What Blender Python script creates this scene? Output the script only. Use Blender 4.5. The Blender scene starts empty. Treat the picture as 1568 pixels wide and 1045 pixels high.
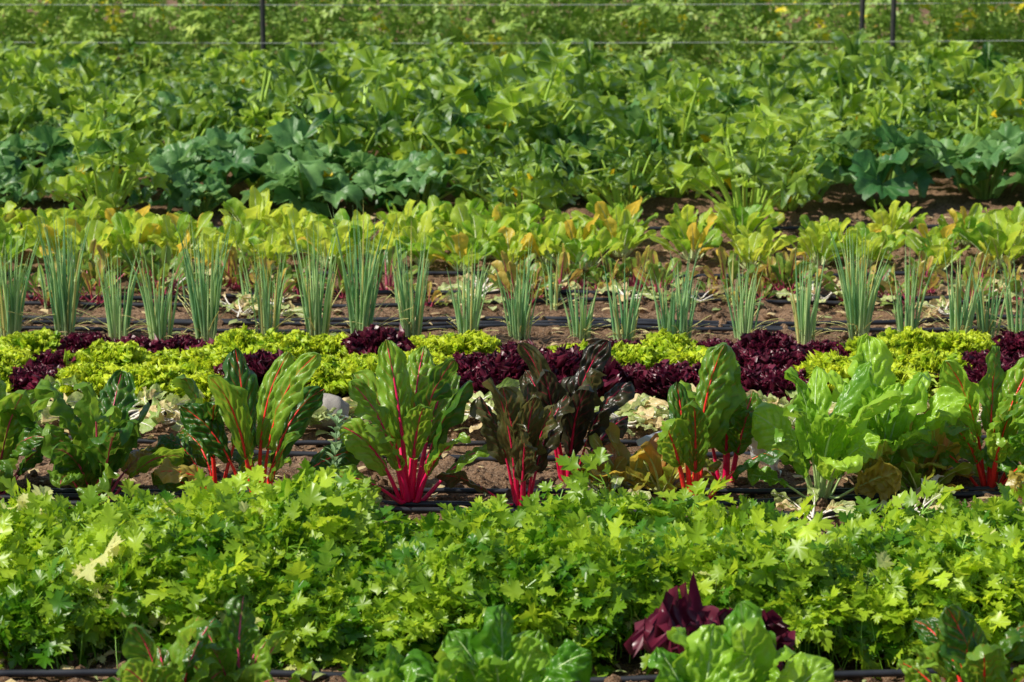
import bpy, math
import numpy as np
from mathutils import Vector
R = np.random.default_rng(11)
def U(a,b): return float(R.uniform(a,b))
pi=math.pi
# ------------------------------------------------------------------ mesh builder
class MB:
    def __init__(s):
        s.v=[];s.f={3:[],4:[]};s.m={3:[],4:[]};s.uv=[];s.c=[];s.n=0
    def add(s,v,q=None,t=None,uv=None,col=(0.5,0,0),mi=0):
        v=np.asarray(v,float).reshape(-1,3);k=len(v)
        s.v.append(v)
        for f,d in ((q,4),(t,3)):
            if f is not None and len(f):
                f=np.asarray(f,int).reshape(-1,d); s.f[d].append(f+s.n)
                s.m[d].append(np.full(len(f),mi,int) if np.isscalar(mi) else mi)
        s.uv.append(np.zeros((k,2)) if uv is None else np.asarray(uv,float))
        c=np.asarray(col,float)
        s.c.append(np.tile(c,(k,1)) if c.ndim==1 else c)
        s.n+=k
    def pack(s):
        V=np.concatenate(s.v);UV=np.concatenate(s.uv);C=np.concatenate(s.c)
        out={}
        for d in (3,4):
            out[d]=(np.concatenate(s.f[d]),np.concatenate(s.m[d])) if s.f[d] else (np.zeros((0,d),int),np.zeros(0,int))
        return V,out,UV,C
    def add_tpl(s,T,M,t,tint=None):
        V,F,UV,C=T
        V2=V@M.T+t
        C2=C.copy()
        if tint is not None:
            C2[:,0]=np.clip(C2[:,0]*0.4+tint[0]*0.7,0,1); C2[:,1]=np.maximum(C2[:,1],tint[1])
        s.v.append(V2);s.uv.append(UV);s.c.append(C2)
        for d in (3,4):
            if len(F[d][0]): s.f[d].append(F[d][0]+s.n); s.m[d].append(F[d][1])
        s.n+=len(V)
    def mesh(s,name,mats,smooth=True):
        V,F,UV,C=s.pack()
        me=bpy.data.meshes.new(name)
        f3,m3=F[3];f4,m4=F[4]
        loops=np.concatenate([f3.ravel(),f4.ravel()]).astype(np.int32)
        n=len(f3)+len(f4)
        ls=np.concatenate([np.arange(len(f3))*3,len(f3)*3+np.arange(len(f4))*4]).astype(np.int32)
        me.vertices.add(len(V));me.vertices.foreach_set('co',V.astype(np.float32).ravel())
        me.loops.add(len(loops));me.loops.foreach_set('vertex_index',loops)
        me.polygons.add(n);me.polygons.foreach_set('loop_start',ls)
        me.polygons.foreach_set('material_index',np.concatenate([m3,m4]).astype(np.int32))
        me.update(calc_edges=True)
        me.polygons.foreach_set('use_smooth',np.full(n,smooth))
        uvl=me.uv_layers.new(name='UVMap');uvl.data.foreach_set('uv',UV[loops].astype(np.float32).ravel())
        ca=me.color_attributes.new('tint','FLOAT_COLOR','POINT')
        ca.data.foreach_set('color',np.concatenate([C,np.ones((len(C),1))],1).astype(np.float32).ravel())
        if not isinstance(mats,(list,tuple)): mats=[mats]
        for m in mats: me.materials.append(m)
        return me
def obj(name,me,loc=(0,0,0),rz=0,sc=1,parent=None,tilt=(0,0)):
    o=bpy.data.objects.new(name,me);bpy.context.scene.collection.objects.link(o)
    o.location=loc;o.rotation_euler=(tilt[0],tilt[1],rz)
    o.scale=(sc,sc,sc) if np.isscalar(sc) else sc
    if parent: o.parent=parent
    return o
_gf={}
def gfaces(n,m,wrap=False):
    k=(n,m,wrap)
    if k not in _gf:
        i=np.arange(n-1)[:,None];mm=m if wrap else m-1
        j=np.arange(mm)[None,:];j2=(j+1)%m
        _gf[k]=np.stack([i*m+j,i*m+j2,(i+1)*m+j2,(i+1)*m+j],-1).reshape(-1,4)
    return _gf[k]
# ------------------------------------------------------------------ plant primitives
def path(phi,th0,th1,L,n,base=(0,0,0),pw=1.0,side=0.0,roll=0.0,zmin=None):
    s=np.linspace(0,1,n);th=th0+(th1-th0)*s**pw;ph=phi+side*s
    D=np.stack([np.sin(th)*np.cos(ph),np.sin(th)*np.sin(ph),np.cos(th)],1)
    P=np.zeros((n,3));P[1:]=np.cumsum((D[1:]+D[:-1])/2,0)*L/(n-1);P+=np.asarray(base)
    if zmin is not None: P[:,2]=np.maximum(P[:,2],zmin)
    S=np.stack([-np.sin(ph),np.cos(ph),0*ph],1)
    N=np.stack([-np.cos(th)*np.cos(ph),-np.cos(th)*np.sin(ph),np.sin(th)],1)
    if roll:
        r=(roll*s)[:,None];S,N=S*np.cos(r)+N*np.sin(r),N*np.cos(r)-S*np.sin(r)
    return P,D,S,N
def tube(mb,P,S,N,ra,rb,k=6,col=(0.5,0,1),mi=0,off=0.0):
    n=len(P);a=np.arange(k)/k*2*pi
    ra=np.broadcast_to(ra,n);rb=np.broadcast_to(rb,n)
    V=P[:,None]+S[:,None]*(np.cos(a)[None,:,None]*ra[:,None,None])+N[:,None]*((np.sin(a)[None,:,None]*rb[:,None,None])+off)
    uv=np.stack(np.broadcast_arrays(np.full((1,k),0.5),np.linspace(0,1,n)[:,None]),-1).reshape(-1,2)
    mb.add(V.reshape(-1,3),q=gfaces(n,k,True),uv=uv,col=col,mi=mi)
def blade(mb,P,S,N,D,w,m,fold=0.3,ruf=0.1,fr=14,puck=0.0,NV=7,KV=2,tint=(0.5,0,0),mi=0,zmin=None,curl=0.0,tipf=0,crumple=0):
    n=len(P);t=np.linspace(0,1,n)[:,None];a=np.linspace(-1,1,m)[None,:]
    W=w.max();aa=np.abs(a);ph=R.uniform(0,6.28,8)
    sg=np.where(a>0,1.0,0.0)
    wig=1+0.08*np.sin(fr*1.7*t+ph[0]+sg*2)*aa+0.05*np.sin(fr*3.1*t+ph[1]+sg*3)*aa
    X=a*w[:,None]*wig*math.cos(fold)
    edge=np.maximum(aa,t**3*tipf) if tipf else aa*np.ones_like(t)
    Z=aa*w[:,None]*math.sin(fold)-curl*W*aa**3
    Z=Z+ruf*W*edge**2.2*(np.sin(fr*t+ph[2]+sg*ph[3])+0.6*np.sin(fr*1.9*t+ph[4]+sg*ph[5]))*np.minimum(1,t*4)
    if tipf:
        Z=Z+ruf*W*tipf*t**2*np.sin(fr*0.9*a+ph[6])*0.9+ruf*0.6*W*tipf*t**2*np.sin(fr*1.7*a+ph[7])
    if puck:
        q=np.cos(2*pi*(t*NV-aa*KV))
        Z=Z-puck*W*q*(0.3+0.7*np.minimum(1,aa*4))*(w[:,None]/W)*(1-aa**4)
        Z=Z+puck*1.3*W*np.sin(11*t+5*a+ph[6])*np.sin(9*a-6*t+ph[7])+puck*.5*W*np.sin(31*t+ph[1])*np.sin(14*a+ph[2])
    V=P[:,None]+S[:,None]*X[...,None]+N[:,None]*Z[...,None]
    if tipf:
        V=V+D[:,None]*((ruf*0.5*W*t**2*np.cos(fr*1.2*a+ph[3]))*tipf)[...,None]
        jag=R.uniform(-1,1,m)*.12*W;V[-1]+=D[-1][None]*jag[:,None]
    if crumple: V=V+R.normal(0,1,V.shape)*(crumple*W*(t**2))[...,None]
    if zmin is not None: V[...,2]=np.maximum(V[...,2],zmin)
    uv=np.stack(np.broadcast_arrays(a*0.5+0.5,t),-1).reshape(-1,2)
    mb.add(V.reshape(-1,3),q=gfaces(n,m),uv=uv,col=tint,mi=mi)
def prof(n,kind):
    t=np.linspace(0,1,n)
    if kind=='chard': return (t**0.42)*(1-t**3.6)**0.55*1.1*(1-.12*t)
    if kind=='round': return (t**0.6)*(1-t**4.5)**0.5*1.1
    if kind=='fan': return (0.22+0.78*t**1.3)*(1-0.55*t**8)
    if kind=='spear': return np.sin(pi*t**0.8)**0.9
def leaf(mb,phi,th0,th1,Ls,Lb,W,kind='chard',n=30,m=15,r=0.008,base=(0,0,0),tint=(0.5,0,0),rib=True,pw=1.3,side=0,roll=0,zmin=None,stemcol=None,**k):
    L=Ls+Lb;fs=Ls/L
    P,D,S,N=path(phi,th0,th1,L,120,base,pw,side,roll,zmin)
    i0=int(fs*119)
    idx=np.linspace(i0,119,n).round().astype(int)
    blade(mb,P[idx],S[idx],N[idx],D[idx],prof(n,kind)*W,m,tint=(tint[0],tint[1],0),zmin=zmin,**k)
    ii=np.unique(np.linspace(0,118 if rib else i0+2,14).round().astype(int))
    tt=ii/119.
    rr=r*np.clip(1.05-tt*1.0,0.08,1)*np.where(tt<fs,1.0,0.8)
    tube(mb,P[ii],S[ii],N[ii],rr*1.15,rr*0.75,6,col=(tint[0],stemcol if stemcol is not None else 0,1))
# ------------------------------------------------------------------ materials
class NT:
    def __init__(s,name):
        s.m=bpy.data.materials.new(name);s.m.use_nodes=True;s.t=s.m.node_tree;s.t.nodes.clear()
        s.out=s.n('ShaderNodeOutputMaterial')
    def n(s,typ,**k):
        x=s.t.nodes.new(typ)
        for a,b in k.items(): setattr(x,a,b)
        return x
    def l(s,a,b): s.t.links.new(a,b)
    def set(s,inp,v):
        if isinstance(v,bpy.types.NodeSocket): s.l(v,inp)
        else: inp.default_value=v
    def math(s,op,a,b=0.0,c=None,clamp=False):
        x=s.n('ShaderNodeMath',operation=op,use_clamp=clamp);s.set(x.inputs[0],a);s.set(x.inputs[1],b)
        if c is not None: s.set(x.inputs[2],c)
        return x.outputs[0]
    def mix(s,f,a,b):
        x=s.n('ShaderNodeMix',data_type='RGBA');s.set(x.inputs[0],f)
        s.set(x.inputs[6],a if isinstance(a,bpy.types.NodeSocket) else (*a,1));s.set(x.inputs[7],b if isinstance(b,bpy.types.NodeSocket) else (*b,1))
        return x.outputs[2]
    def noise(s,scale,detail=3,vec=None,rough=0.5):
        x=s.n('ShaderNodeTexNoise');x.inputs['Scale'].default_value=scale;x.inputs['Detail'].default_value=detail;x.inputs['Roughness'].default_value=rough
        if vec is not None: s.l(vec,x.inputs['Vector'])
        return x.outputs[0]
    def ss(s,v,a,b,c=0.0,d=1.0):
        x=s.n('ShaderNodeMapRange',interpolation_type='SMOOTHSTEP');s.set(x.inputs[0],v)
        for i,q in enumerate((a,b,c,d)): x.inputs[i+1].default_value=q
        return x.outputs[0]
def leaf_mat(name,c1,c2,yel=(0.45,0.36,0.06),stem=(0.1,0.2,0.04),vein=None,vs=0.6,NV=7,KV=2,trans=0.35,rough=0.38,spec=0.5,bump=0.3,nscale=18,blot=None,tcol=1.5,midw=0.05,brown=0.0):
    T=NT(name)
    at=T.n('ShaderNodeAttribute',attribute_name='tint');sp=T.n('ShaderNodeSeparateColor');T.l(at.outputs['Color'],sp.inputs[0])
    r,g,b=sp.outputs
    tc=T.n('ShaderNodeTexCoord');ob=tc.outputs['Object']
    oi=T.n('ShaderNodeObjectInfo')
    nz=T.noise(nscale,2,ob)
    f=T.math('ADD',T.math('MULTIPLY',r,0.95),T.math('MULTIPLY',T.math('SUBTRACT',nz,0.47),1.1))
    f=T.math('ADD',f,T.math('MULTIPLY',T.math('SUBTRACT',oi.outputs['Random'],0.5),0.35),clamp=True)
    col=T.mix(f,c1,c2)
    sepuv=T.n('ShaderNodeSeparateXYZ');T.l(tc.outputs['UV'],sepuv.inputs[0])
    u,v=sepuv.outputs[0],sepuv.outputs[1]
    a=T.math('ABSOLUTE',T.math('MULTIPLY_ADD',u,2.0,-1.0))
    nb=T.noise(30,2,ob)
    if blot:
        mk=T.math('MULTIPLY',T.ss(nb,0.5,0.62),T.ss(a,0.55,0.1));col=T.mix(T.math('MULTIPLY',mk,0.7),col,blot)
    yn=T.ss(T.math('ADD',g,T.math('MULTIPLY',T.math('SUBTRACT',nb,0.5),0.8)),0.25,0.75)
    yn=T.math('MULTIPLY',yn,T.math('MINIMUM',T.math('MULTIPLY',g,8.0),1.0))
    col=T.mix(yn,col,yel)
    if brown>0:
        col=T.mix(T.math('MULTIPLY',T.ss(nb,0.58,0.7),brown),col,(0.16,0.09,0.035))
    if vein is not None:
        vv=T.math('SUBTRACT',T.math('MULTIPLY',v,float(NV)),T.math('MULTIPLY',a,float(KV)))
        fr=T.math('ABSOLUTE',T.math('SUBTRACT',T.math('FRACT',T.math('ADD',vv,100.0)),0.5))
        side=T.ss(fr,0.38,0.48)
        sv=T.math('MULTIPLY',T.ss(a,1.0,0.3),side)
        mid=T.ss(a,midw*1.8,midw*0.6)
        vm=T.math('MAXIMUM',T.math('MULTIPLY',sv,0.5),mid)
        col=T.mix(T.math('MULTIPLY',vm,vs),col,vein)
    col=T.mix(b,col,T.mix(T.math('MULTIPLY',g,0.8),stem,yel))
    p=T.n('ShaderNodeBsdfPrincipled');T.l(col,p.inputs['Base Color'])
    p.inputs['Specular IOR Level'].default_value=spec
    if bump>0.25:
        hgt=T.noise(nscale*6,2,ob)
        if vein is not None: hgt=T.math('ADD',T.math('MULTIPLY',hgt,0.6),T.math('MULTIPLY',fr,-0.6))
        bp=T.n('ShaderNodeBump');bp.inputs['Strength'].default_value=bump;bp.inputs['Distance'].default_value=0.004;T.l(hgt,bp.inputs['Height'])
        T.l(bp.outputs[0],p.inputs['Normal'])
    T.set(p.inputs['Roughness'],T.math('MULTIPLY_ADD',nz,0.25,rough-0.1))
    tr=T.n('ShaderNodeBsdfTranslucent')
    hs=T.n('ShaderNodeHueSaturation');hs.inputs['Hue'].default_value=0.48;hs.inputs['Value'].default_value=tcol;T.l(col,hs.inputs['Color']);T.l(hs.outputs[0],tr.inputs[0])
    mx=T.n('ShaderNodeMixShader');T.set(mx.inputs[0],T.math('MULTIPLY',T.math('SUBTRACT',1.0,b),trans));T.l(p.outputs[0],mx.inputs[1]);T.l(tr.outputs[0],mx.inputs[2]);T.l(mx.outputs[0],T.out.inputs[0])
    return T.m
def plain(name,c1,c2,scale=20,rough=0.7,bump=0.3,dist=0.01,spec=0.5,detail=5):
    T=NT(name);ob=T.n('ShaderNodeTexCoord').outputs['Object']
    nz=T.noise(scale,detail,ob);col=T.mix(T.ss(nz,0.3,0.7),c1,c2)
    p=T.n('ShaderNodeBsdfPrincipled');T.l(col,p.inputs['Base Color']);p.inputs['Roughness'].default_value=rough;p.inputs['Specular IOR Level'].default_value=spec
    bp=T.n('ShaderNodeBump');bp.inputs['Strength'].default_value=bump;bp.inputs['Distance'].default_value=dist;T.l(T.noise(scale*4,4,ob),bp.inputs['Height']);T.l(bp.outputs[0],p.inputs['Normal'])
    T.l(p.outputs[0],T.out.inputs[0]);return T.m

# ------------------------------------------------------------------ ground
def vn(x,y,seed=0):
    xi=np.floor(x).astype(np.int64);yi=np.floor(y).astype(np.int64);fx=x-xi;fy=y-yi
    fx=fx*fx*(3-2*fx);fy=fy*fy*(3-2*fy)
    def h(a,b):
        q=np.sin(a*127.1+b*311.7+seed*74.7)*43758.5453;return q-np.floor(q)
    return (h(xi,yi)*(1-fx)+h(xi+1,yi)*fx)*(1-fy)+(h(xi,yi+1)*(1-fx)+h(xi+1,yi+1)*fx)*fy
def gz(x,y):
    z=0.035*(vn(x*1.3,y*1.3,1)-0.5)+0.03*(vn(x*7,y*7,2)-0.5)+0.024*(vn(x*19,y*19,3)-0.5)+0.018*(vn(x*42,y*42,4)-0.5)
    near=np.clip((60-np.hypot(x,y-12))/20,0,1)
    return z*near-0.004
gx=np.concatenate([-np.geomspace(600,6,24)[:-1],np.linspace(-6,-3,60)[:-1],np.linspace(-3,3,420),np.linspace(3,6,60)[1:],np.geomspace(6,600,24)[1:]])
gy=np.concatenate([-np.geomspace(600,4,16),np.linspace(0,6.5,30)[:-1],np.linspace(6.5,14.5,560),np.linspace(14.5,24,200)[1:],np.geomspace(24,900,30)[1:]])
XX,YY=np.meshgrid(gx,gy);ZZ=gz(XX,YY)
g=MB();g.add(np.stack([XX,YY,ZZ],-1).reshape(-1,3),q=gfaces(len(gy),len(gx)))
T=NT('soil');ob=T.n('ShaderNodeTexCoord').outputs['Object']
c=T.mix(T.ss(T.noise(3,3,ob),0.35,0.65),(0.19,0.11,0.06),(0.30,0.185,0.11))
nn=T.noise(60,5,ob,0.65)
c=T.mix(T.ss(nn,0.45,0.68),c,(0.065,0.037,0.022))
c=T.mix(T.math('MULTIPLY',T.ss(T.noise(140,2,ob),0.58,0.68),0.7),c,(0.46,0.34,0.23))
p=T.n('ShaderNodeBsdfPrincipled');T.l(c,p.inputs['Base Color']);p.inputs['Roughness'].default_value=0.95;p.inputs['Specular IOR Level'].default_value=0.15
bp=T.n('ShaderNodeBump');bp.inputs['Strength'].default_value=1;bp.inputs['Distance'].default_value=0.02;T.l(nn,bp.inputs['Height']);T.l(bp.outputs[0],p.inputs['Normal'])
T.l(p.outputs[0],T.out.inputs[0]);soil=T.m
obj('ground',g.mesh('ground',soil))
def ico():
    f=(1+5**.5)/2
    v=np.array([(-1,f,0),(1,f,0),(-1,-f,0),(1,-f,0),(0,-1,f),(0,1,f),(0,-1,-f),(0,1,-f),(f,0,-1),(f,0,1),(-f,0,-1),(-f,0,1)],float);v/=np.linalg.norm(v[0])
    t=[(0,11,5),(0,5,1),(0,1,7),(0,7,10),(0,10,11),(1,5,9),(5,11,4),(11,10,2),(10,7,6),(7,1,8),(3,9,4),(3,4,2),(3,2,6),(3,6,8),(3,8,9),(4,9,5),(2,4,11),(6,2,10),(8,6,7),(9,8,1)]
    return v,np.array(t)
iv,it=ico()
g=MB()
for i in range(11000):
    y=U(6.6,14.6);x=U(-0.23*y,0.23*y);s=0.004+0.022*R.random()**3.0
    v=iv*(1+R.uniform(-0.3,0.3,(12,1)))*s*R.uniform(0.6,1.2,3)
    g.add(v+np.array([x,y,float(gz(np.array(x),np.array(y)))+s*0.25]),t=it)
obj('soil_clods',g.mesh('soil_clods',soil,smooth=False))
# ------------------------------------------------------------------ leaf materials
M_chard=lambda nm,stem,c1=(0.04,0.14,0.012),c2=(0.27,0.47,0.035),vs=0.4,**k: leaf_mat(nm,c1,c2,stem=stem,vein=stem,vs=vs,rough=0.30,trans=0.4,bump=0.6,midw=0.03,**k)
m_mag=M_chard('chard_magenta',(0.85,0.012,0.11))
m_red=M_chard('chard_red',(0.9,0.04,0.03))
m_pink=M_chard('chard_pink',(0.72,0.07,0.16),vs=0.25)
m_dark=M_chard('chard_dark',(0.68,0.01,0.07),(0.03,0.03,0.018),(0.12,0.12,0.03),vs=0.4,yel=(0.08,0.16,0.02))
m_grn=M_chard('chard_green',(0.5,0.66,0.26),(0.09,0.28,0.012),(0.38,0.62,0.05))
m_pars=leaf_mat('parsley',(0.075,0.24,0.008),(0.60,0.78,0.045),stem=(0.2,0.4,0.03),yel=(0.75,0.75,0.3),trans=0.46,rough=0.34,bump=0.2,nscale=6)
m_lg=leaf_mat('lettuce_green',(0.2,0.44,0.01),(0.68,0.8,0.05),stem=(0.4,0.5,0.2),trans=0.42,rough=0.45,bump=0.2)
m_lr=leaf_mat('lettuce_red',(0.045,0.006,0.014),(0.18,0.016,0.04),yel=(0.1,0.1,0.02),stem=(0.2,0.1,0.06),trans=0.25,rough=0.34,bump=0.2,tcol=1.4)
m_on=leaf_mat('spring_onion',(0.2,0.45,0.19),(0.58,0.76,0.32),yel=(0.75,0.7,0.25),stem=(0.55,0.66,0.28),trans=0.25,rough=0.42,bump=0.1,nscale=10)
m_pak=leaf_mat('pak_choi',(0.16,0.38,0.02),(0.6,0.7,0.07),yel=(0.75,0.58,0.06),stem=(0.6,0.66,0.34),vein=(0.62,0.68,0.3),vs=0.4,trans=0.46,rough=0.42,bump=0.3,brown=0.1)
m_beet=leaf_mat('beet',(0.08,0.2,0.02),(0.3,0.44,0.06),yel=(0.6,0.45,0.08),stem=(0.4,0.05,0.1),vein=(0.3,0.05,0.07),vs=0.3,trans=0.33,bump=0.3)
m_sq=leaf_mat('squash',(0.035,0.14,0.02),(0.40,0.58,0.06),yel=(0.6,0.6,0.06),stem=(0.40,0.6,0.08),vein=(0.4,0.55,0.15),vs=0.35,NV=5,KV=3,trans=0.44,rough=0.4,bump=0.4,blot=(0.36,0.5,0.36),nscale=9)
m_pump=leaf_mat('pumpkin',(0.05,0.18,0.045),(0.22,0.42,0.12),yel=(0.5,0.5,0.06),stem=(0.25,0.4,0.08),vein=(0.26,0.44,0.16),vs=0.3,NV=5,KV=3,trans=0.38,rough=0.4,bump=0.4,nscale=9)
m_tom=leaf_mat('tomato',(0.13,0.29,0.04),(0.55,0.72,0.2),yel=(0.85,0.75,0.05),stem=(0.25,0.38,0.1),trans=0.45,rough=0.4,bump=0.1,nscale=4)
m_flow=leaf_mat('blossom',(0.88,0.62,0.015),(0.95,0.76,0.04),stem=(.4,.4,.03),trans=0.4,rough=0.5,bump=0.1,tcol=1.1)
m_wilt=leaf_mat('wilted',(0.28,0.42,0.08),(0.6,0.66,0.28),yel=(0.78,0.62,0.3),stem=(0.82,0.76,0.66),vein=(0.8,0.72,0.62),vs=0.5,trans=0.3,rough=0.5,bump=0.6,brown=0.3)
m_oak=leaf_mat('oakleaf',(0.24,0.42,0.03),(0.5,0.22,0.06),yel=(0.65,0.5,0.06),stem=(0.5,0.55,0.2),vein=(0.5,0.55,0.15),vs=0.5,trans=0.42,rough=0.36,bump=0.4)
m_weed=leaf_mat('weed',(0.16,0.27,0.12),(0.32,0.5,0.24),stem=(0.2,0.3,0.13),trans=0.3,rough=0.6)
# ------------------------------------------------------------------ chard
def chard(nl,H,spread,W=0.07,r=0.009,sd=0,droop=0.5,yel=0.0,stemf=0.36,low=3):
    mb=MB()
    for i in range(nl+low):
        k=min(1,i/(nl-1)) if nl>1 else 0
        phi=i*2.4+sd+U(-.3,.3);th0=0.05+spread*0.4*k+U(-.05,.05);th1=th0+spread*(0.35+droop*k)*U(.7,1.2)+U(.05,.55)
        L=H*(1.1-0.18*k)*U(.74,1.12)
        if i>=nl: th0=U(.6,.95);th1=U(1.3,2.0);L=H*U(.6,.85)
        Ls=L*U(stemf-.06,stemf+.08)
        b=(math.cos(phi)*0.022*(0.3+k),math.sin(phi)*0.022*(0.3+k),-0.01)
        leaf(mb,phi,th0,th1,Ls,L-Ls,W*1.38*U(.7,1.18),'chard',n=50,m=27,r=r*U(.75,1.05),base=b,tint=(U(0,1),U(.3,.9) if (i>=nl and U(0,1)<.3) else 0),pw=2.2,side=U(-.7,.7),roll=U(-1.5,1.5),fold=U(-.15,0.35),ruf=U(.14,.3),fr=U(9,16),puck=U(.06,.11),curl=U(0,.55),zmin=0.012)
    return mb
def add_chard(x,y,mat,nl=8,H=.42,spread=.8,rz=0,**k):
    obj('swiss_chard',chard(nl,H,spread,**k).mesh('swiss_chard',mat),(x,y,0),rz)
add_chard(-1.36,9.0,m_pink,14,.43,1.35,W=.066,sd=0.2,r=.008)
add_chard(-1.72,9.1,m_pink,12,.40,1.3,W=.066,sd=1.2,r=.008)
add_chard(-0.83,8.96,m_red,8,.52,.75,W=.05,sd=1.2,r=.009)
add_chard(-0.98,9.12,m_red,6,.38,1.3,W=.05,sd=2.2,r=.008)
add_chard(-0.335,9.04,m_mag,11,.47,.8,W=.055,sd=.4,r=.012)
add_chard(0.03,8.98,m_dark,8,.44,.5,W=.05,sd=2.9,low=1)
add_chard(0.19,9.28,m_dark,8,.46,.5,W=.052,sd=.7,low=1)
add_chard(0.60,9.05,m_red,5,.48,.4,W=.058,sd=.2,r=.012,low=1)
add_chard(0.72,9.28,m_mag,6,.43,.5,W=.058,sd=2.0,r=.010,low=1)
add_chard(1.02,9.08,m_grn,16,.42,1.2,W=.06,sd=.3,r=.008)
add_chard(1.24,9.25,m_grn,15,.46,1.0,W=.063,sd=.9,r=.008)
add_chard(1.60,9.2,m_red,11,.43,1.0,W=.06,sd=1.9,r=.010)
add_chard(1.82,9.05,m_grn,12,.40,1.1,W=.06,sd=.2)
add_chard(-2.25,9.1,m_mag,9,.42,1.0,sd=.2)
add_chard(2.2,9.15,m_dark,9,.42,1.0,sd=.2)
# front row
add_chard(-0.86,6.78,m_mag,11,.30,.9,W=.055,sd=.2)
add_chard(-0.70,6.9,m_pink,9,.31,.9,W=.05,sd=1.2)
add_chard(-0.28,6.66,m_grn,12,.30,1.0,W=.06,sd=.7)
add_chard(-0.02,6.74,m_grn,12,.35,1.0,W=.06,sd=2)
add_chard(0.46,6.62,m_grn,11,.31,.9,W=.06,sd=1)
add_chard(0.60,6.72,m_grn,9,.36,.8,W=.06,sd=2)
add_chard(1.18,6.83,m_red,9,.35,.8,W=.052,sd=1.5)
add_chard(-1.3,6.4,m_grn,9,.26,1.0,sd=.1)
add_chard(1.6,6.5,m_grn,9,.26,1.0,sd=.1)
# ------------------------------------------------------------------ lettuces
def lettuce(nl,Rr,kind='curly',sd=0):
    mb=MB()
    for i in range(nl):
        k=(i+.5)/nl;phi=i*2.39996+sd+U(-.2,.2);th0=0.05+1.0*k;th1=th0+U(.2,.8)
        L=Rr*(0.8+.28*k)*U(.78,1.16)
        n,m=(12,19) if kind=='curly' else (14,21)
        P,D,S,N=path(phi,th0,th1,L,n,(0,0,0.01),1.5,U(-.4,.4),U(-1.2,1.2),zmin=0.02)
        w=prof(n,'fan')*L*(U(.14,.25) if kind=='curly' else U(.36,.5))
        cz=np.linspace(-.45,.35,n)[:,None]*np.ones((1,m));c=np.zeros((n*m,3));c[:,0]=np.clip(U(.0,.95)+cz.ravel(),0,1)
        blade(mb,P,S,N,D,w,m,fold=U(.1,.6),ruf=.5 if kind=='curly' else .3,fr=U(18,26) if kind=='curly' else U(12,16),tint=c,tipf=1,curl=U(0,.3),crumple=.13 if kind=='curly' else 0)
    return mb
LG=[lettuce(155,.185,sd=i).mesh('green_lettuce',m_lg) for i in range(4)]
LR=[lettuce(155,.18,sd=i).mesh('red_lettuce',m_lr) for i in range(4)]
rows={10.45:([(-3,-1.83,'g'),(-1.83,-1.64,'r'),(-1.64,-.96,'g'),(-.96,-.78,'r'),(-.78,-.16,'g'),(-.16,1.12,'r'),(1.12,1.5,'g'),(1.5,3,'r')],.93),
10.77:([(-3,-1.95,'g'),(-1.95,-1.7,'r'),(-1.7,-1.15,'g'),(-1.15,-1.02,'r'),(-1.02,-.2,'g'),(-.2,.02,'r'),(.02,.76,'g'),(.76,1.3,'r'),(1.3,1.78,'g'),(1.78,3,'r')],.82),
11.1:([(-3,-1.8,'g'),(-1.8,-1.1,'r'),(-1.1,-.6,'g'),(-.6,-.38,'r'),(-.38,-.05,'g'),(-.05,.1,'r'),(.1,.35,'g'),(.35,.6,'r'),(.6,.8,'g'),(.8,1.35,'r'),(1.35,1.9,'g'),(1.9,3,'r')],.7)}
for y,(rg,sc) in rows.items():
    x=-2.8+U(0,.1)
    while x<2.8:
        c=[q for a,b,q in rg if a<=x<b] or ['g']
        L=LG if c[0]=='g' else LR
        s=sc*U(.8,1.15)
        obj('green_lettuce' if c[0]=='g' else 'red_lettuce',L[int(R.integers(4))],(x,y+U(-.06,.06),0),U(0,6),(s,s,s*U(.8,1.15)))
        x+=U(.18,.23)*(.8+.2*sc)
dl=lettuce(22,.24,'oak').mesh('red_lettuce_head',m_lr)
obj('red_lettuce',dl,(.54,6.98,0.02),1,(1,1,1.2))
# ------------------------------------------------------------------ spring onions
def onion(nl,H):
    mb=MB()
    for i in range(nl):
        rr=.04*math.sqrt(U(0,1));ph=U(0,6.28);h=H*U(.5,1.12);th0=U(0,.1)+rr*1.8
        P,D,S,N=path(ph+U(-.6,.6),th0,th0+U(-.08,.36),h,10,(rr*math.cos(ph),rr*math.sin(ph),0),1.6,U(-.5,.5))
        r=U(.003,.006)*np.clip(1.15-np.linspace(0,1,10)**1.8*1.1,.06,1)
        c=np.zeros((60,3));c[:,0]=U(0,1);c[:,2]=np.repeat(np.clip(1-np.linspace(0,1,10)*5,0,1),6)
        if U(0,1)<.07: c[:,1]=1
        tube(mb,P,S,N,r,r,6,col=c)
    for i in range(10):
        ph=U(0,6.28);P,D,S,N=path(ph,U(.3,.9),U(1.0,2.0),H*U(.25,.6),8,(0,0,.01),zmin=.02)
        tube(mb,P,S,N,.0022,.001,4,col=(U(0,1),.9,.3))
    return mb
ox=[-2.33,-2.10,-1.855,-1.637,-1.44,-1.25,-1.03,-.816,-.607,-.404,-.168,.035,.274,.477,.65,.72,.951,1.214,1.43,1.656,1.86,2.0,2.12,2.35,-2.55,2.6]
oh=[.45,.46,.54,.38,.40,.53,.40,.54,.55,.45,.39,.40,.26,.34,.29,.28,.33,.38,.46,.38,.40,.32,.37,.4,.4,.4]
for x,h in zip(ox,oh):
    obj('spring_onion_clump',onion(int(72*h+ (8 if h>.45 else 0)),h).mesh('spring_onion',m_on),(x+U(-.02,.02),11.55+U(-.08,.06),0),U(0,6))
for i in range(8):
    x=U(-2.6,2.6);obj('spring_onion_clump',onion(9,U(.2,.3)).mesh('spring_onion',m_on),(x,12.2+U(-.1,.1),0))
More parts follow.
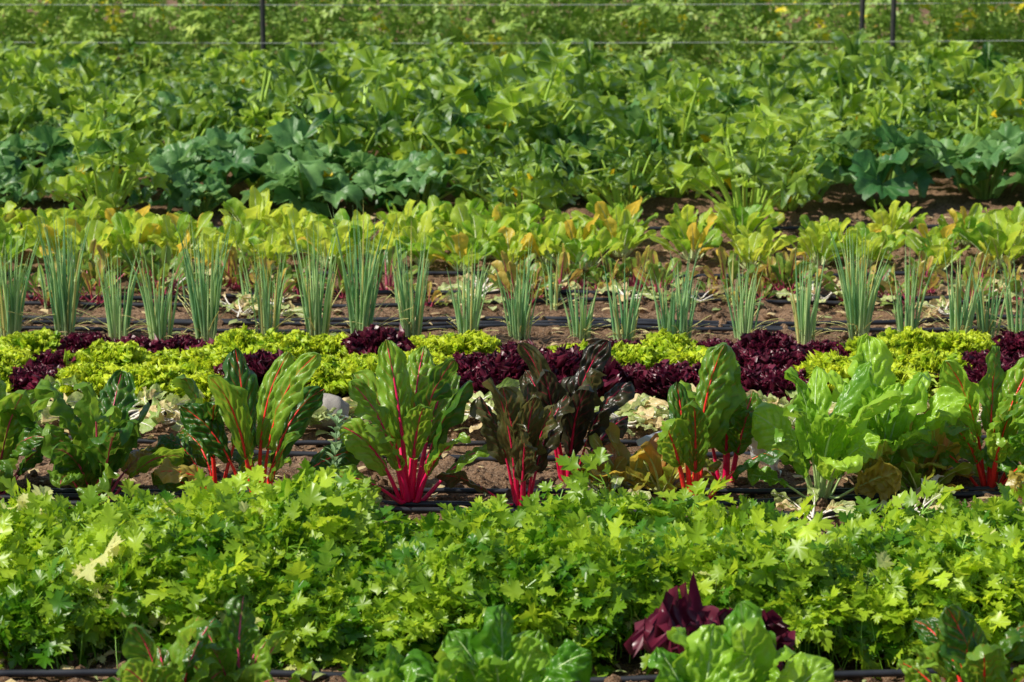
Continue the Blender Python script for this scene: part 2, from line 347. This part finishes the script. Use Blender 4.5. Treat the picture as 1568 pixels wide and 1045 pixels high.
# ------------------------------------------------------------------ pak choi & beets
def pak(nl,H,W,spread=.9,yel=.06,sf=.3):
    mb=MB()
    for i in range(nl):
        k=i/(nl-1);phi=i*2.4+U(-.3,.3);th0=.08+spread*.6*k;th1=th0+U(.1,.6)*spread
        L=H*(1.05-.1*k)*U(.75,1.12)
        leaf(mb,phi,th0,th1,L*sf,L*(1-sf),W*U(.7,1.15),'round',n=18,m=11,r=.008,base=(math.cos(phi)*.02,math.sin(phi)*.02,0),tint=(U(0,1),U(.4,.9) if U(0,1)<yel+(.2 if k>.8 else 0) else 0),side=U(-.4,.4),roll=U(-1.3,1.3),fold=U(-.1,.5),ruf=U(.1,.26),fr=U(5,9),puck=.06,curl=U(-.4,.4),zmin=.015,stemcol=0)
    return mb
PK=[pak(16,.235,.053,1.25).mesh('pak_choi',m_pak) for i in range(8)]
for y,dx in ((13.1,.23),(13.42,.25),(13.75,.28)):
    x=-3.6
    while x<3.6:
        if not(y<13.3 and x>.45 and U(0,1)<.2): obj('pak_choi',PK[int(R.integers(8))],(x,y+U(-.1,.1),0),U(0,6),U(.7,1.15))
        x+=dx*U(.75,1.25)*(1.2 if x>.4 else 1)
BT=[pak(8,.2,.035,1.2,yel=.15,sf=.35).mesh('beet_plant',m_beet) for i in range(4)]
for i in range(80):
    obj('beet_plant',BT[int(R.integers(4))],(U(-2.9,2.9),12.55+U(-.35,.3),0),U(0,6),U(.45,1.05))
OK=[pak(12,.21,.055,1.7,yel=.15,sf=.2).mesh('oakleaf_lettuce',m_oak) for i in range(3)]
for j,(x,y,s) in enumerate(((.40,9.22,1.0),(.50,9.14,.9),(.31,9.2,.7),(1.42,9.3,1.1),(1.36,9.12,.8))): obj('oakleaf_lettuce',OK[j%3],(x,y,0),j*1.7,s)
# wilted
def wilt(nl,s=.3):
    mb=MB()
    for i in range(nl):
        phi=U(0,6.28);L=s*U(.7,1.15)
        leaf(mb,phi,U(.7,1.2),U(1.5,2.3),L*.4,L*.6,U(.03,.055),'round',n=20,m=11,r=U(.006,.010),base=(U(-.06,.06),U(-.04,.04),.015),tint=(U(0,1),U(.3,1) if U(0,1)<.4 else 0),side=U(-.9,.9),roll=U(-1.6,1.6),fold=U(-.2,.7),ruf=.3,fr=U(8,14),puck=.1,zmin=.014+.03*U(0,1))
    return mb
WL=[wilt(12).mesh('wilted_pak_choi',m_wilt) for i in range(6)]
x=-2.6
while x<2.6:
    obj('wilted_pak_choi',WL[int(R.integers(6))],(x,10.08+U(-.08,.05),0),U(0,6),U(.65,1.0));x+=U(.12,.19)
for i in range(18): obj('wilted_pak_choi',WL[int(R.integers(6))],(U(-2.7,2.7),12.2+U(-.2,.5),0),U(0,6),U(.4,.75))
for x,y in ((-1.15,8.85),(.95,8.8),(1.3,8.85),(-1.9,8.8),(1.7,8.85),(-.6,8.85),(.3,8.95)): obj('wilted_chard_leaf',WL[1],(x,y,0),U(0,6),.55)
g=MB()
for i in range(1700):
    y=U(7,14.6);x=U(-.24*y,.24*y);L=U(.015,.08);ph=U(0,6.28)
    z=float(gz(np.array(x),np.array(y)))
    P,D,S,N=path(ph,1.2,1.9,L,5,(x,y,z+.012),zmin=z+.006)
    blade(g,P,S,N,D,prof(5,'spear')*L*U(.08,.4),4,fold=U(-.4,.5),tint=(U(0,1),1 if U(0,1)<.7 else 0,0))
obj('leaf_litter',g.mesh('leaf_litter',m_wilt))
# ------------------------------------------------------------------ parsley
half=[(0,0),(.12,.2),(.46,.33),(.37,.44),(.58,.6),(.37,.62),(.19,.58),(.33,.8),(.2,.82),(.2,1.0),(.08,.93),(0,1.1)]
def leaflet():
    h=np.array(half);full=np.concatenate([h,h[-2:0:-1]*[-1,1]])
    full=full*R.uniform(.9,1.1,full.shape);k=len(full)
    ctr=np.array([[0,.45]]);P=np.concatenate([ctr,full])
    z=.25*np.abs(P[:,0])+R.uniform(-.08,.08,k+1)-.14*P[:,1]**2
    V=np.column_stack([P[:,0],P[:,1],z])
    t=np.array([(0,1+i,1+(i+1)%k) for i in range(k)])[:, ::-1]
    return V,t,np.column_stack([np.clip(P[:,0]*.8+.5,0,1),P[:,1]])
def rotz(a): c,s=math.cos(a),math.sin(a);return np.array([[c,-s,0],[s,c,0],[0,0,1.]])
def rotx(a): c,s=math.cos(a),math.sin(a);return np.array([[1,0,0],[0,c,-s],[0,s,c]])
def roty(a): c,s=math.cos(a),math.sin(a);return np.array([[c,0,s],[0,1,0],[-s,0,c]])
def frond(s):
    mb=MB()
    for (ox_,oy_,a) in ((0,.42,0),(.18,.2,-1.05),(-.18,.2,1.05)):
        for (bx,by,b,sc) in ((0,.22,0,.58),(.07,.1,-.95,.46),(-.07,.1,.95,.46)):
            V,t,uv=leaflet()
            M=rotz(a)@rotz(b)@rotx(U(-.8,.5))@roty(U(-.7,.7))*sc*U(.8,1.15)
            o=rotz(a)@np.array([bx,by,0])+np.array([ox_,oy_,0]);o[2]=-.25*(o[0]**2+o[1]**2)
            mb.add((V@M.T+o)*s,t=t,uv=uv,col=(U(0,1),0,0))
        w=.014
        V=np.array([(-w,0,0),(w,0,0),(w+ox_,oy_,-.05),(ox_-w,oy_,-.05)])*s;mb.add(V,q=[(0,1,2,3)],col=(.5,0,1))
    return mb.pack()
FR=[frond(.096) for i in range(16)]
def canopy(mb,n,xr,y0,y1,H,tpl,stemr=.0018,szr=(.7,1.35),seed=5,yel=.02):
    for i in range(n):
        x=U(*xr);y=U(y0,y1)
        pl=float(vn(np.array(x*5.5),np.array(y*4.5),21))
        if pl<.33 and U(0,1)<.85: continue
        f=min(1,(y-y0)/.22+.3,(y1-y)/.1+.6)
        top=H*(.58+.42*float(vn(np.array(x*3.2),np.array(y*3.2),seed))+.42*(pl-.4)+(U(0,.35) if U(0,1)<.08 else 0))*math.sqrt(f)
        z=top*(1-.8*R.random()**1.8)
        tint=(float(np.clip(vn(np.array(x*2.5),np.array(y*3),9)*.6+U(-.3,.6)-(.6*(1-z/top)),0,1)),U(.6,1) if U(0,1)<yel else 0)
        ph=U(0,6.28);tl=R.normal(0,.65)
        M=rotx(.3)@rotz(ph)@rotx(tl)@roty(U(-.4,.4))*U(*szr)
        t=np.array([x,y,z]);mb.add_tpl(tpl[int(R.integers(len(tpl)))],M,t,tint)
        d=-(M@np.array([0,1,0]));d/=np.linalg.norm(d)
        bx=x+d[0]*.05+U(-.03,.03);by=y+d[1]*.05+U(-.03,.03)
        s=np.linspace(0,1,4)[:,None];A=np.array([bx,by,0]);Pm=np.array([(x+d[0]*.03),(y+d[1]*.03),z*.75])
        P=(1-s)**2*A+2*s*(1-s)*Pm+s**2*t
        S=np.tile([1.,0,0],(4,1));N=np.tile([0,1.,0],(4,1))
        tube(mb,P,S,N,stemr,stemr,3,col=(tint[0],tint[1],1))
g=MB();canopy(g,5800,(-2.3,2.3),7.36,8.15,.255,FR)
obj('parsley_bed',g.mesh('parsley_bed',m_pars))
# ------------------------------------------------------------------ squash
def sq_leaf(mb,C,M,s,deep=.5,tint=(.5,0),round_=False):
    nA,nR=61,9;th=np.linspace(-2.75,2.75,nA);lob=1.12
    q=th/lob;fq=np.abs(q-np.round(q))
    env=1.0-.16*(np.abs(th)/2.75)**1.5
    if round_: r=env*(1-.12*(fq*2)**2)
    else: r=env*(1-deep*(fq*2)**1.15)
    r=r*(1+.08*np.sin(th*17+U(0,6))+R.uniform(-.07,.07,nA))
    rr=np.linspace(0,1,nR)[:,None]**.85
    X=-np.sin(th)*r*rr;Y=np.cos(th)*r*rr
    cup=U(.0,.7)
    Z=cup*rr**1.5*.8+.32*rr*(fq*2)+.1*rr**2*np.sin(th*5+U(0,6))-.1*rr**3-U(.2,.7)*rr**2*np.maximum(0,Y)**2+.05*np.sin(9*X+U(0,6))*np.sin(9*Y+U(0,6))
    V=np.stack([X,Y,np.broadcast_to(Z,X.shape)],-1).reshape(-1,3)*s
    u=np.clip(.5+(q-np.round(q)),0,1)*np.ones_like(rr)
    mb.add(V@M.T+C,q=gfaces(nR,nA),uv=np.stack([u,np.broadcast_to(rr,u.shape)],-1).reshape(-1,2),col=(*tint,0))
def squash(nl,H,s,round_=False,flowers=2):
    mb=MB()
    for i in range(nl):
        k=i/nl;phi=i*2.4+U(-.3,.3);th0=.1+.65*k;th1=th0+.6*k+.1
        L=H*U(.5,1.2)
        P,D,S,N=path(phi,th0,th1,L,12,(.05*math.cos(phi),.05*math.sin(phi),0),1.2,U(-.3,.3))
        r=np.linspace(.013,.007,12);tube(mb,P,S,N,r,r,6,col=(.5,0,1))
        el=U(-.5,1.4) if not round_ else U(-.2,.5)
        az=math.atan2(D[-1][1],D[-1][0])+U(-.8,.8)
        M=rotz(az-pi/2)@rotx(el)@roty(U(-.7,.7))
        sq_leaf(mb,P[-1],M,s*U(.6,1.3),deep=U(.55,.78),tint=(U(0,1),.6 if U(0,1)<.01 else 0),round_=round_)
    for i in range(flowers):
        ph=U(0,6.28);P,D,S,N=path(ph,U(.1,.7),U(.3,.9),U(.15,.42),8,(0,0,.02))
        tube(mb,P,S,N,.005,.005,5,col=(.5,0,1))
        P2=P[-1]+D[-1]*np.linspace(0,.07,6)[:,None];rr=np.array([.005,.009,.01,.013,.022,.03])
        tube(mb,P2,np.tile(S[-1],(6,1)),np.tile(N[-1],(6,1)),rr,rr,8,col=(U(0,1),0,0),mi=1)
    if not round_:
        ph=U(0,6.28);P,D,S,N=path(ph,.9,1.3,.16,9,(0,0,.05));rr=np.array([.006,.014,.02,.023,.024,.024,.022,.016,.004])
        tube(mb,P,S,N,rr,rr,8,col=(.5,0,0),mi=1)
    return mb
SQ=[squash(25,U(.44,.56),.142,flowers=2).mesh('squash_plant',[m_sq,m_flow]) for i in range(9)]
PM=[squash(16,.28,.15,True,1).mesh('pumpkin_plant',[m_pump,m_flow]) for i in range(4)]
y=14.45
while y<19.0:
    hw=.18*y*1.35;x=-hw+U(0,.4)
    while x<hw:
        pm=(y<15.2 and (x<-.2 or x>1.8) and U(0,1)<.75) or U(0,1)<.1
        if not (y<14.6 and x>-.3 and U(0,1)<.6) and not (y<15.2 and .1<x<.42):
            sc=U(.72,1.15)*(.68 if y>17.9 else .85 if y>17.2 else 1)*(.8 if y<14.8 else 1)
            obj('pumpkin_plant' if pm else 'squash_plant',(PM if pm else SQ)[int(R.integers(4 if pm else 9))],(x,y+U(-.22,.22),0),U(0,6),sc)
        x+=U(.38,.62)
    y+=.62
# ------------------------------------------------------------------ tomatoes
def tomfrond(s):
    mb=MB()
    for (ty,sd) in ((1.0,0),(.75,1),(.75,-1),(.45,1),(.45,-1),(.2,1),(.2,-1)):
        V,t,uv=leaflet();V=V*[.75,1,1]
        M=rotz(-sd*1.1)@rotx(U(-.7,.1))*(.42 if sd else .5)*U(.8,1.1)
        mb.add((V@M.T+np.array([0,ty*.9,-.3*ty**2]))*s,t=t,uv=uv,col=(U(.3,.7),0,0))
    return mb.pack()
TF=[tomfrond(.13) for i in range(6)]
for yy,n in ((19.9,7000),(21.0,3200),(22.8,1600)):
    g=MB()
    for i in range(n):
        x=U(-5.2,5.2);top=1.1+.35*float(vn(np.array(x*1.5),np.array(yy),3));z=top*R.random()**1.3
        wd=(.6*(1-.6*(z/top))+.1)*(.5+.9*float(vn(np.array(x*3.0),np.array(z*4),8)));y=yy+R.uniform(-wd,wd)
        M=rotz(U(0,6.28))@rotx(R.normal(-.1,.6))@roty(U(-.4,.4))*U(.7,1.4)
        g.add_tpl(TF[int(R.integers(6))],M,np.array([x,y,z]),(U(.1,1),1 if U(0,1)<.03 else 0))
    for i in range(52):
        x=-5.2+i*.2;P=np.stack([x+.04*np.sin(np.arange(8)+i),yy+.04*np.cos(np.arange(8)*1.3+i),np.linspace(0,1.1,8)],1)
        tube(g,P,np.tile([1.,0,0],(8,1)),np.tile([0,1.,0],(8,1)),.006,.006,5,col=(.5,0,1))
    obj('tomato_row',g.mesh('tomato_row',m_tom))
m_metal=plain('post_metal',(.02,.022,.025),(.05,.045,.04),30,.6)
m_str=plain('twine',(.45,.47,.45),(.6,.62,.6),30,.6)
e=bpy.data.objects.new('tomato_trellis',None);bpy.context.scene.collection.objects.link(e)
def bar(name,a,b,r,mat,k=8,n=2,sag=0,parent=None):
    mb=MB();s=np.linspace(0,1,n)[:,None];P=np.array(a)*(1-s)+np.array(b)*s;P[:,2]-=sag*np.sin(s[:,0]*pi)
    d=(np.array(b)-np.array(a));d=d/np.linalg.norm(d);S=np.cross(d,[0.1,.2,.97] if abs(d[2])<.5 else [0,1,0]);S/=np.linalg.norm(S);N=np.cross(d,S)
    tube(mb,P,np.tile(S,(n,1)),np.tile(N,(n,1)),r,r,k);return obj(name,mb.mesh(name,mat),parent=parent)
for x in (-4.2,-1.68,2.36,2.57,4.8): bar('post',(x,19.2,-.1),(x,19.2,1.9),.018,m_metal,parent=e)
for z,s in ((.43,.03),(.66,.02),(1.0,.02),(1.5,.02)): bar('twine',(-6,19.35 if z>.5 else 19.17,z),(6,19.35 if z>.5 else 19.17,z+.02),.002,m_str,5,30,s,parent=e)
# ------------------------------------------------------------------ drip hoses
m_hose=plain('hose_plastic',(.012,.014,.02),(.035,.037,.045),12,.42,bump=.1,dist=.002)
def hose(y,amp=.02,r=.009,ph=0):
    n=140;x=np.linspace(-6,6,n);yy=y+amp*np.sin(x*1.1+ph)+amp*.5*np.sin(x*2.7+ph*2)
    z=gz(x,yy);z=np.convolve(np.pad(z,4,mode='edge'),np.ones(9)/9,'valid')+r+.006
    P=np.stack([x,yy,z],1);mb=MB();tube(mb,P,np.tile([0,1.,0],(n,1)),np.tile([0,0,1.],(n,1)),r,r,10)
    obj('drip_irrigation_hose',mb.mesh('drip_irrigation_hose',m_hose))
for i,(y,a) in enumerate(((6.85,.02),(7.25,.02),(8.94,.03),(9.06,.04),(9.15,.03),(9.62,.04),(9.85,.05),(10.3,.02),(11.74,.03),(11.82,.04),(11.93,.05),(12.3,.05),(12.45,.04),(13.0,.04),(14.2,.04))):
    hose(y,a,U(.009,.011),i*1.7)
# ------------------------------------------------------------------ stones, scraps, weed
m_stone=plain('stone',(.3,.27,.24),(.42,.38,.33),25,.9);m_white=plain('white_plastic',(.72,.74,.76),(.82,.83,.85),15,.45)
import bmesh
def rock(name,loc,s,mat,seed):
    bm=bmesh.new();bmesh.ops.create_icosphere(bm,subdivisions=4,radius=1);co=np.array([v.co for v in bm.verts])
    d=1+.45*(vn(co[:,0]*1.5+seed,co[:,1]*1.5+co[:,2],seed)-.5)+.2*(vn(co[:,0]*4+seed,co[:,1]*4+co[:,2]*3,seed)-.5)
    for v,k in zip(bm.verts,d): v.co=v.co*float(k)
    me=bpy.data.meshes.new(name);bm.to_mesh(me);bm.free();me.materials.append(mat)
    me.polygons.foreach_set('use_smooth',[True]*len(me.polygons));obj(name,me,loc,seed,s)
rock('stone',(-.67,10.05,.06),(.085,.06,.065),m_stone,3);rock('stone',(-1.95,10.05,.02),(.05,.04,.035),m_stone,5)
def scrap(loc,s,seed,tilt):
    n=22;a=np.linspace(-1,1,n);A,B=np.meshgrid(a,a);Z=.5*(vn(A*2+seed,B*2,seed)-.5)+.18*(vn(A*6+seed,B*6,seed)-.5)
    A=A*(1+.2*vn(B*3,A*0,seed));mb=MB();mb.add(np.stack([A,B,Z],-1).reshape(-1,3)*s,q=gfaces(n,n));obj('white_plastic_scrap',mb.mesh('white_plastic_scrap',m_white),loc,seed,tilt=(tilt,0))
scrap((.52,9.4,.07),.085,1,.9);scrap((.86,9.42,.07),.07,2,1.0);scrap((1.36,9.05,.05),.05,4,.9);scrap((-.2,9.75,.03),.04,3,.3)
mb=MB()
P,D,S,N=path(0,.02,.1,.32,14);tube(mb,P,S,N,.003,.0015,5,col=(.5,0,1))
for i in range(46):
    j=int(2+i/46*11.5);leaf(mb,i*2.4,.5,1.3,.008,U(.03,.055),.009,'spear',n=8,m=5,r=.001,base=P[j],tint=(U(0,1),0))
obj('weed',mb.mesh('weed',m_weed),(-.58,8.9,0));
# ------------------------------------------------------------------ light, world, camera
AZ=math.radians(-104);EL=math.radians(50)
v=Vector((math.sin(AZ)*math.cos(EL),math.cos(AZ)*math.cos(EL),math.sin(EL)))
sd=bpy.data.lights.new('sun','SUN');sd.energy=5;sd.angle=math.radians(.5);sd.color=(1,.95,.84)
so=bpy.data.objects.new('sun',sd);bpy.context.scene.collection.objects.link(so);so.rotation_euler=v.to_track_quat('Z','Y').to_euler();so.location=(0,0,30)
w=bpy.data.worlds.new('World');bpy.context.scene.world=w;w.use_nodes=True;nt=w.node_tree
sk=nt.nodes.new('ShaderNodeTexSky');sk.sky_type='NISHITA';sk.sun_disc=False;sk.sun_elevation=EL;sk.sun_rotation=AZ
bg=nt.nodes['Background'];nt.links.new(sk.outputs[0],bg.inputs[0]);bg.inputs[1].default_value=.11
cd=bpy.data.cameras.new('camera');cd.lens=100;cd.sensor_width=36;cd.clip_end=3000;cd.clip_start=.1
cd.dof.use_dof=True;cd.dof.focus_distance=9.6;cd.dof.aperture_fstop=5.6
co=bpy.data.objects.new('camera',cd);bpy.context.scene.collection.objects.link(co);co.location=(0,0,2.5);co.rotation_euler=(math.radians(90-12.2),0,0)
sc=bpy.context.scene;sc.camera=co;sc.view_settings.view_transform='Standard';sc.view_settings.look='None';sc.view_settings.exposure=0
